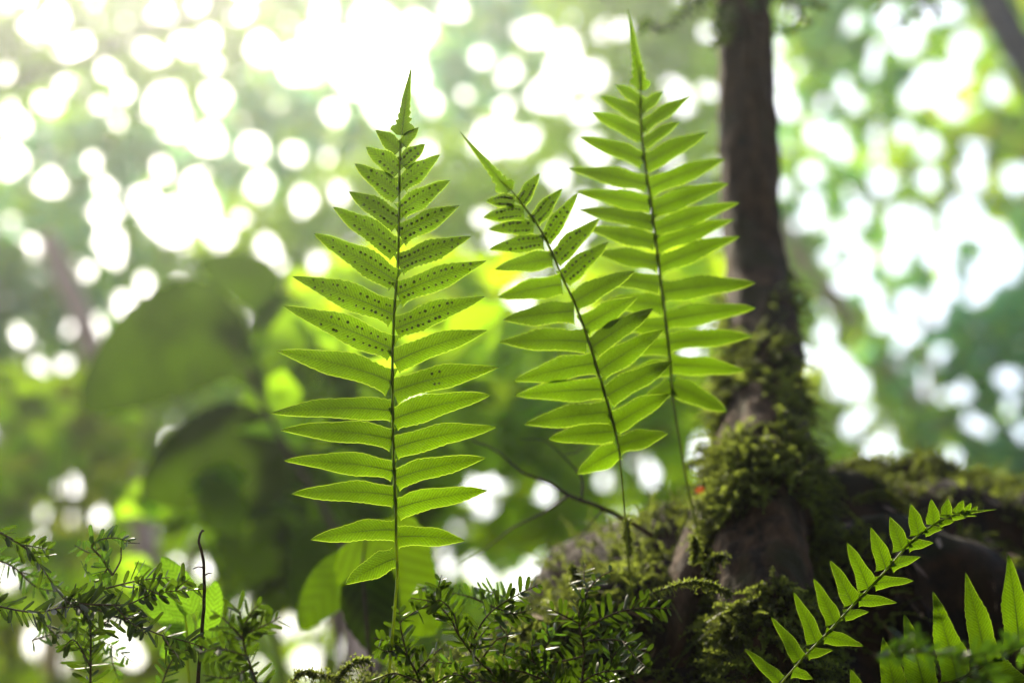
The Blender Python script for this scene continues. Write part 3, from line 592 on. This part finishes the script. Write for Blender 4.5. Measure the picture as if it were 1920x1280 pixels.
def mossy_shoots():
    mb = MB()
    for path in ([(540, 1300, .52), (560, 1262, .52), (590, 1262, .52), (625, 1270, .52), (660, 1290, .52)], [(620, 1300, .52), (640, 1262, .52), (665, 1240, .52), (690, 1238, .52)], [(660, 1290, .51), (700, 1282, .51), (740, 1262, .51)],
                 [(1180, 1040, .565), (1176, 1010, .565), (1174, 975, .565)], [(1100, 1120, .55), (1082, 1085, .55), (1072, 1062, .55)], [(1330, 890, .66), (1330, 850, .66), (1310, 840, .66)],
                 [(1350, 880, .66), (1320, 862, .66), (1290, 872, .66)], [(1560, 900, .72), (1600, 868, .72), (1650, 862, .72)], [(1700, 910, .75), (1722, 870, .75), (1730, 862, .75)], [(1760, 920, .76), (1800, 890, .76), (1850, 880, .76)],
                 [(1200, 1120, .54), (1300, 1090, .53), (1370, 1112, .53)],  [(1300, 1060, .56), (1304, 1030, .56), (1302, 1010, .56)],
                 [(1320, 1075, .55), (1335, 1050, .55), (1352, 1042, .55)], [(1600, 940, .65), (1650, 925, .65), (1700, 945, .65)]):
        a = cr(path, 60); p = P(a[:, 0], a[:, 1], a[:, 2]); tube(mb, p, np.linspace(2.0, .8, 60)*mpp(.55), 6, 1)
        tg = nrm(np.gradient(p, axis=0)); p = p[4::2]; tg = tg[4::2]; pp = np.repeat(p, 4, 0); tt = np.repeat(tg, 4, 0)
        d = nrm(tt*.9+RNG.normal(size=pp.shape)*.8); sprigs(mb, pp, d, RNG.uniform(.001, .004, len(pp)), nl=2, lw=.0004, ll=.0022)
    o = mb.build('moss', [M['moss'], M['twig']]); tag(o, 'longer arching moss shoots standing up from the log', 'moss', kind='stuff')
mossy_shoots()
# small red leaf on the moss
mb = MB(); c = P(1312, 918, .615); ang = np.linspace(0, 2*PI, 10, endpoint=False)
q = [c]+[c+np.array([math.cos(a)*.0024, .0004*math.sin(3*a), math.sin(a)*.0014+.0005*math.cos(a)]) for a in ang]
mb.add(q, [[0, 1+i, 1+(i+1) % 10] for i in range(10)], 0); tag(mb.build('fallen_leaf', M['red']), 'tiny orange red leaf caught in the moss left of the trunk', 'leaf')

# ------------------------------------------------------------------ broad leaves
def blade(mb, B, T, w, dB, dT, rs, roll=0.3, teeth=0.03, shape=0.45, fold=0.12, mats=(0, 0), n=22, k=9, curve=0.06):
    B = np.array(B, float); T = np.array(T, float); v = T-B; L = np.hypot(*v); ax = v/L; pr = np.array([-ax[1], ax[0]])
    t = np.linspace(0, 1, n); prof = np.sin(PI*t**(shape+.12))**0.55; prof[0] = 0.02; prof[-1] = 0.0
    cen = B+t[:, None]*v+pr*(curve*L*np.sin(PI*t))[:, None]; V = []; UVs = []
    s = np.linspace(-1, 1, k); d = dB+(dT-dB)*t
    for sj in s:
        tooth = 1+(teeth*(((np.arange(n)*.5) % 1)-.25)*4 if abs(sj) == 1 else 0)
        off = w/2*prof*sj*tooth*math.cos(roll)
        h = (w/2*prof*sj*math.sin(roll) + w/2*prof*abs(sj)*fold + 0.03*w*np.sin(t*12+sj*3)*abs(sj))*mpp(dB)
        q = cen+pr*off[:, None]; V.append(P(q[:, 0], q[:, 1], d+h)); UVs.append(np.stack([t*L*mpp(dB), w/2*prof*sj*mpp(dB)], 1))
    V = np.stack(V, 1).reshape(-1, 3); F = [[i*k+j, i*k+j+1, (i+1)*k+j+1, (i+1)*k+j] for i in range(n-1) for j in range(k-1)]
    mb.add(V, F, mats[0], np.stack(UVs, 1).reshape(-1, 2))
def leafy(name, label, cat, stems, leaves, mat_stem, seed=1, group=None):
    """stems: [(rows px,py,d), r0, r1]; leaves: (Bx,By,Tx,Ty,w,dB,dT,mat,roll)"""
    rs = np.random.default_rng(seed); b = stems[0][0][0]; root = thing(name, P(*b), label, cat, group); mb = MB()
    for path, r0, r1 in stems:
        a = cr(path, 50); tube(mb, P(a[:, 0], a[:, 1], a[:, 2]), np.linspace(r0, r1, 50)*mpp(a[:, 2].mean()), 9, 0, lambda u, th: 1+.08*np.sin(u*50+th))
    mb.build('stem', mat_stem, root)
    for (bx, by, tx, ty, wd, dB, dT, mt, roll) in leaves:
        mb = MB(); blade(mb, (bx, by), (tx, ty), wd, dB, dT, rs, roll); mb.build('leaf', M[mt], root)
    return root
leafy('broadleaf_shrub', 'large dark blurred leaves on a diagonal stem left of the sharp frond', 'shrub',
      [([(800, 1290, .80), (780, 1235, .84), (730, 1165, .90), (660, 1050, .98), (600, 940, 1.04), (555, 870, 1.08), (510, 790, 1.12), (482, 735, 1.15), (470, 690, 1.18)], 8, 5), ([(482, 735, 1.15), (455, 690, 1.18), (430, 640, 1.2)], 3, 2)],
      [(455, 590, 150, 765, 215, 1.20, 1.24, 'leaf_dark', 0.1), (530, 840, 262, 925, 205, 1.15, 1.12, 'leaf_dark', 0.05), (560, 820, 400, 1000, 150, 1.22, 1.25, 'leaf_dark_soft', 0.2),
       (490, 740, 540, 545, 170, 1.25, 1.28, 'leaf_dark_soft', 0.1), (520, 560, 370, 490, 105, 1.3, 1.35, 'leaf_dark_soft', 0.3), (640, 990, 560, 1145, 120, 1.05, 1.08, 'leaf_dark_soft', 0.2),
       (580, 870, 690, 640, 170, 1.35, 1.4, 'leaf_dark_soft', 0.2), (560, 850, 690, 1000, 170, 1.35, 1.38, 'leaf_dark_soft', 0.2), (470, 960, 430, 1110, 140, 1.4, 1.45, 'leaf_dark_soft', 0.3)], M['twig'], 41)
leafy('broadleaf_shrub', 'toothed green leaf hanging just behind the sharp frond stalk', 'shrub',
      [([(700, 1330, .62), (690, 1200, .63), (680, 1060, .65), (690, 990, .66)], 4, 2)],
      [(690, 985, 815, 1190, 190, .66, .65, 'leaf_toothed', 0.1), (685, 1060, 740, 1250, 120, .66, .64, 'leaf_toothed', 0.3), (682, 1050, 560, 1180, 100, .68, .72, 'leaf_dark_soft', 0.3)], M['twig'], 42)
leafy('seedling', 'light green leafy seedling behind the left hemlock twigs', 'seedling',
      [([(360, 1320, .54), (352, 1250, .54), (350, 1180, .54), (345, 1140, .54)], 3, 1.5)],
      [(362, 1150, 302, 1042, 52, .535, .54, 'leaf_seedling', .3), (350, 1160, 252, 1053, 48, .54, .55, 'leaf_seedling', .4), (385, 1180, 404, 1087, 44, .53, .53, 'leaf_seedling', .2), (345, 1180, 240, 1110, 54, .545, .55, 'leaf_seedling', .5),
       (350, 1200, 290, 1120, 60, .55, .56, 'leaf_seedling', .2), (352, 1200, 300, 1230, 50, .54, .55, 'leaf_seedling', .3), (395, 1240, 372, 1130, 50, .55, .56, 'leaf_seedling', .4)], M['stalk'], 43)

# ------------------------------------------------------------------ gaps in the leaf roof where the sky shows (picture place, size)
GAPS = """58,54,25 103,22,34 100,45,28 6,11,20 50,0,20 178,0,20 300,20,30 326,43,d 370,15,30 454,28,d 610,18,38 581,66,d 142,90,42 202,135,32 8,141,27 275,90,d 298,108,30 334,78,d 358,93,33 394,77,27
399,123,d 487,92,40 560,120,52 640,90,50 122,158,27 100,200,29 75,190,26 231,170,33 188,200,d 225,228,d 28,225,40 15,300,50 95,345,42 310,190,50 405,185,42 390,262,45 330,235,42 170,305,27 193,350,33
305,318,35 475,280,35 550,287,31 487,350,38 570,373,37 640,365,25 365,350,40 320,415,66 200,400,40 410,440,42 205,455,45 25,415,27 58,460,25 447,410,d 505,465,33 593,490,30 630,210,35 270,370,40 380,400,50
166,505,28 215,475,40 336,534,27 270,536,33 231,571,40 250,615,30 180,620,30 135,612,d 40,632,30 524,497,24 210,667,d 75,685,26 120,685,32 322,830,d 130,910,28 135,970,27 184,968,27 275,1000,30 445,600,20 570,698,30 555,885,24
77,964,26 71,1013,d 268,1010,30 335,1054,d 386,1063,28 460,1130,d 20,1080,35 70,1200,45 95,1240,42 214,1197,35 247,1230,30 540,1180,35 480,1250,d 605,1165,36 637,1211,27 575,1240,38 667,1260,28
889,917,26 928,905,d 906,952,d 1022,926,d 1141,901,26 1203,866,d 1225,897,26 1152,968,d 1195,971,d 1156,1012,26 1059,1061,28 1082,1050,d 975,1100,38 1004,1124,38 891,1063,26 910,1092,d 1311,843,33 1315,870,28 818,1047,26 831,1070,d
564,131,38 811,195,27 774,141,45 674,137,70 630,206,30 896,109,28 949,144,24 942,203,28 917,262,48 795,287,26 874,175,d 902,400,d 874,462,d 642,359,24 1128,59,26 1166,59,26 1292,-5,24 1058,133,55 1112,144,38 1047,190,30 1098,212,35
1263,158,d 1281,187,27 1327,169,27 1327,61,25 1058,83,40 933,260,48 980,270,30 1009,256,d 1048,327,35 1107,270,33 1121,293,30 900,405,d 930,447,26 1093,380,30 1060,450,45 1095,420,30 1010,505,26 974,559,38 1070,509,28 1097,600,d
1170,345,34 1190,390,34 1200,432,26 1218,512,d 1263,305,d 1338,442,d 700,40,55 780,60,50 850,20,36 1000,60,42 960,130,30 720,200,50 760,110,45 1020,180,40 1483,20,28 1442,55,d 1452,86,24 1497,129,d 1452,125,26 1600,43,27 1667,35,40 1737,23,40
1784,23,32 1643,94,26 1634,133,d 1702,78,50 1808,86,50 1749,156,58 1710,184,40 1800,137,40 1870,168,33 1788,211,35 1831,195,d 1581,160,28 1600,199,29 1468,156,27 1479,203,35 1538,195,d 1534,250,36 1561,266,36 1585,281,28 1640,254,d 1692,246,27
1651,293,d 1739,277,33 1827,277,26 1823,328,42 1741,336,38 1905,336,40 1655,344,40 1522,324,34 1468,356,24 1522,375,30 1526,414,28 1612,399,30 1577,438,33 1702,422,66 1808,410,62 1866,449,48 1616,485,35 1554,485,26 1897,485,35 1593,363,d
1477,555,d 1593,523,44 1554,574,28 1655,602,30 1710,570,44 1741,590,46 1702,625,30 1827,555,30 1847,516,46 1890,512,32 1776,539,38 1546,629,26 1561,676,36 1514,668,d 1604,723,44 1577,719,40 1597,797,30 1624,773,d 1679,691,27 1655,688,d 1749,668,28
1768,660,d 1684,652,d 1737,707,d 1720,744,28 1761,742,26 1804,734,29 1819,801,32 1851,801,d 1890,711,25 1897,758,26 1921,809,26 1768,801,d 1665,813,d 1643,840,30 1663,852,26 1780,863,32 1698,875,20 1503,672,d 1483,426,d 1300,665,27 1330,610,d
1760,480,50 1680,480,40 1640,560,36 1540,540,26 1450,330,d 1475,270,d 1910,60,40 1880,20,30 1890,110,26 860,990,d 700,1190,d 780,755,24 1000,1060,d"""
G = []
for e in GAPS.split():
    x, y, r = e.split(','); G.append((float(x), float(y), (3.2+4.5*min(1, max(0, (float(x)+float(y))/2200))) if r == 'd' else max(float(r)-26, 0)*(0.72 if float(x) < 1450 else 0.6)+4.4+6.8*min(1, max(0, (float(x)+float(y))/2200))))
for _ in range(150):   # the leaf roof goes on outside the picture
    x, y = random.uniform(-500, 2420), random.uniform(-420, 1280)
    if not (-40 < x < 1960 and -30 < y < 1300): G.append((x, y, random.uniform(6, 35)))
G = np.array(G); G[(G[:, 1] > 780) & (G[:, 0] < 1340), 2] += 2.5
# ------------------------------------------------------------------ far trees
def leaf_cloud(mb, px, py, d, size, rs, mats, face=0.5):
    """kite shaped, folded leaves; size in metres"""
    m = len(px); c = P(px, py, d)
    nn = nrm(rs.normal(size=(m, 3))*(1-face) + np.where(rs.uniform(size=(m, 1)) < .5, -FW, np.array([0, 0, 1.0]))*face + 1e-3)
    a = nrm(np.cross(nn, rs.normal(size=(m, 3)))); b = np.cross(nn, a); s = (size*rs.uniform(.7, 1.25, m))[:, None]
    V = np.stack([c-a*s*.5, c-a*s*.18+b*s*.32+nn*s*.06, c+a*s*.22+b*s*.27+nn*s*.06, c+a*s*.58, c+a*s*.22-b*s*.27+nn*s*.06, c-a*s*.18-b*s*.32+nn*s*.06], 1).reshape(-1, 3)
    o = np.arange(m)[:, None]*6
    F = np.concatenate([o+np.array([0, 1, 2, 3]), o+np.array([0, 3, 4, 5])])
    mm = rs.choice(mats, m) if len(mats) > 1 else np.full(m, mats[0]); mb.add(V, F, np.concatenate([mm, mm]).tolist())
TREES = [(40, 60, 8, 'leaf_mid', 'leaf_deep', 'green tree at the top left corner'), (330, 20, 9, 'leaf_deep', 'leaf_mid', 'darkest far tree, near the top left'), (130, 300, 9.5, 'leaf_blue', 'leaf_deep', 'blue green tree at the upper left edge'),
         (520, 240, 10, 'leaf_blue', 'leaf_mid', 'hazy blue green tree left of the sharp frond tip'), (860, 90, 10.5, 'leaf_blue', 'leaf_mid', 'pale tree between the two tallest frond tips'), (1260, 90, 8, 'leaf_yellow', 'leaf_bright', 'yellow green tree beside the top of the trunk'),
         (1560, 60, 9, 'leaf_mid', 'leaf_blue', 'green tree right of the top of the trunk'), (1840, 300, 9.5, 'leaf_mid', 'leaf_olive', 'green tree at the upper right edge'), (1850, 640, 8, 'leaf_blue', 'leaf_mid', 'teal green tree at the right edge above the log'),
         (1560, 460, 10, 'leaf_mid', 'leaf_blue', 'thin far tree right of the mossy trunk'), (1640, 850, 9, 'leaf_bright', 'leaf_olive', 'low tree seen over the log at right'), (850, 480, 7, 'leaf_bright', 'leaf_yellow', 'bright green tree between the sharp and leaning fronds'),
         (620, 480, 7.5, 'leaf_yellow', 'leaf_bright', 'yellow green tree left of the sharp frond'), (90, 560, 8, 'leaf_mid', 'leaf_blue', 'green tree at the middle of the left edge'), (130, 820, 7, 'leaf_olive', 'leaf_bright', 'olive tree at the lower left edge'),
         (60, 1080, 7, 'leaf_olive', 'leaf_deep', 'brown green tree behind the left hemlock twigs'), (430, 1120, 7, 'leaf_bright', 'leaf_olive', 'low green tree left of the frond stalk'), (760, 950, 6.5, 'leaf_bright', 'leaf_deep', 'deep green tree behind the sharp frond'),
         (1120, 900, 6.5, 'leaf_bright', 'leaf_yellow', 'bright tree behind the two slender fern stalks'), (1180, 500, 7.5, 'leaf_bright', 'leaf_mid', 'green tree behind the tall frond'), (350, 620, 8, 'leaf_mid', 'leaf_bright', 'green tree behind the large dark leaves')]
def far_trees():
    rs = np.random.default_rng(99); TC = np.array([(t[0], t[1]) for t in TREES], float)
    allx = []; ally = []
    for layer, st in enumerate((15, 15, 16, 16)):
        gx, gy = np.meshgrid(np.arange(-460, 2380, st), np.arange(-270, 1330, st)); gx = gx.ravel()+rs.uniform(-st*.55, st*.55, gx.size); gy = gy.ravel()+rs.uniform(-st*.55, st*.55, gy.size)
        allx.append(gx); ally.append(gy)
    x = np.concatenate(allx); y = np.concatenate(ally); lay = np.concatenate([np.full(len(a), i) for i, a in enumerate(allx)])
    keep = np.ones(len(x), bool)
    for g in G:
        near = (np.abs(x-g[0]) < 90) & (np.abs(y-g[1]) < 90)
        keep &= ~(near & (np.hypot(x-g[0], y-g[1]) < g[2]+10+rs.normal(size=len(x))*1.0))
    x, y, lay = x[keep], y[keep], lay[keep]
    jx = x+rs.normal(size=len(x))*45; jy = y+rs.normal(size=len(x))*45
    own = np.argmin((jx[:, None]-TC[None, :, 0])**2+(jy[:, None]-TC[None, :, 1])**2, axis=1)
    for ti, (cx, cy, d, m1, m2, lab) in enumerate(TREES):
        s = own == ti; gx, gy = x[s], y[s]; dd = d + rs.normal(size=len(gx))*.35
        fx = cx + rs.uniform(-30, 30); bot = P(fx, 1500, d+.8); top = P(fx, max(cy-250, -150), d+.8)
        base = np.array([bot[0], bot[1], -0.25+max(bot[1]-4, 0)*.04-.1])
        root = thing('tree', base, lab, 'tree', 'trees far behind the ferns')
        mb = MB(); pts = cr([base, base*.6+np.array([top[0]-.1, base[1], top[2]])*.4, np.array([top[0], base[1]+.1, top[2]])], 24); tube(mb, pts, np.linspace(.05, .015, 24), 10); mb.build('trunk', M['far_bark'], root)
        mb = MB(); leaf_cloud(mb, gx, gy, dd, 34*mpp(dd), rs, [0, 0, 1]); mb.build('crown', [M[m1], M[m2]], root)
far_trees()
# big blurred trunks and limbs among the far trees
def far_trunk(label, path, r, mat):
    a = cr(path, 40); mb = MB(); tube(mb, P(a[:, 0], a[:, 1], a[:, 2]), r*np.linspace(1, .7, 40)*mpp(a[:, 2]), 14, 0, lambda u, th: 1+.05*np.sin(u*40+th))
    root = thing('leaning_tree', P(*path[0]), label, 'leaning tree'); mb.build('trunk', M[mat], root)
far_trunk('leaning dark trunk crossing the top right corner', [(2300, 900, 5), (2100, 450, 5.2), (1935, 130, 5.5), (1870, 20, 5.7), (1760, -260, 6)], 42, 'far_bark_dark')
far_trunk('pale brown trunk slanting down to the right above the log', [(2600, 1150, 8.6), (1980, 900, 8.8), (1800, 820, 9.0), (1690, 730, 9.1), (1600, 610, 9.2), (1500, 480, 9.4), (1350, 250, 9.8)], 30, 'far_bark')
far_trunk('brown blurred trunk slanting behind the sharp frond stalk', [(760, 1420, 3.2), (690, 1260, 3.4), (640, 1130, 3.6), (600, 1010, 3.8), (540, 900, 4.0), (470, 700, 4.3)], 32, 'far_bark')
far_trunk('dark limb slanting across the top left corner', [(-200, 250, 5), (0, 165, 5), (120, 120, 5.1), (280, 60, 5.3), (420, 10, 5.5)], 12, 'far_bark_dark')
far_trunk('pinkish brown trunk at the left behind the dark leaves', [(330, 1450, 3.6), (280, 1100, 3.8), (240, 880, 4.0), (170, 640, 4.3), (90, 450, 4.6)], 28, 'far_bark')

def haze():  # air haze, added to imitate the veil of lens glare at upper left
    m, t, out = node_mat('haze'); v = N(t, 'ShaderNodeVolumePrincipled'); v.inputs['Color'].default_value = (0.93, 0.98, 1.0, 1); v.inputs['Density'].default_value = 0.009; v.inputs['Anisotropy'].default_value = 0.82
    t.links.new(v.outputs[0], out.inputs['Volume'])
    x0, x1, y0, y1, z0, z1 = -46, 46, -46, 46, -1.3, 9.6
    V = [(x, y, z) for x in (x0, x1) for y in (y0, y1) for z in (z0, z1)]
    mb = MB(); mb.add(V, [[0, 1, 3, 2], [4, 6, 7, 5], [0, 4, 5, 1], [2, 3, 7, 6], [0, 2, 6, 4], [1, 5, 7, 3]], 0)
    o = mb.build('haze', m, None, smooth=False); o['kind'] = 'stuff'; o['label'] = 'thin haze in the forest air, added to stand in for lens glare'; o['category'] = 'haze'
haze()
# ------------------------------------------------------------------ nearer blurred bushes with broad leaves
def bush(label, boxes, d, size, mats, n, seed, base):
    rs = np.random.default_rng(seed); x = []; y = []
    for (x0, y0, x1, y1, k) in boxes:
        x.append(rs.uniform(x0, x1, k)); y.append(rs.uniform(y0, y1, k))
    x = np.concatenate(x); y = np.concatenate(y)
    keep = np.ones(len(x), bool); pxs = size/mpp(d)*.42
    for g in G: keep &= ~(np.hypot(x-g[0], y-g[1]) < g[2]+pxs)
    x, y = x[keep], y[keep]
    b = P(base[0], base[1], d); b[2] = -.22
    root = thing('bush', b, label, 'bush', 'blurred bushes behind the ferns')
    mb = MB()
    for q in range(6):
        j = rs.integers(0, len(x)); e = P(x[j], y[j], d+rs.normal()*.1); pts = cr([b, b*.5+e*.5+np.array([0, .05, .05]), e], 16); tube(mb, pts, np.linspace(.006, .002, 16), 6)
    mb.build('stem', M['twig'], root)
    mb = MB(); leaf_cloud(mb, x, y, d+rs.normal(size=len(x))*.12, size, rs, [0, 0, 1], face=.6); mb.build('foliage', [M[m] for m in mats], root)
bush('bright green blurred bush behind the middle of the fern group', [(560, 470, 1350, 860, 1300), (780, 800, 1340, 1010, 600)], 2.2, .06, ['leaf_bright', 'leaf_yellow'], 0, 51, (1000, 1500))
bush('darker green blurred bush low behind the frond stalk', [(480, 600, 900, 1110, 700), (250, 900, 520, 1120, 170)], 1.4, .05, ['leaf_deep', 'leaf_mid'], 0, 52, (650, 1600))
bush('olive green blurred bush at the lower left', [(-80, 700, 260, 960, 400), (-100, 940, 330, 1290, 300)], 2.4, .06, ['leaf_bright', 'leaf_olive'], 0, 53, (50, 1600))
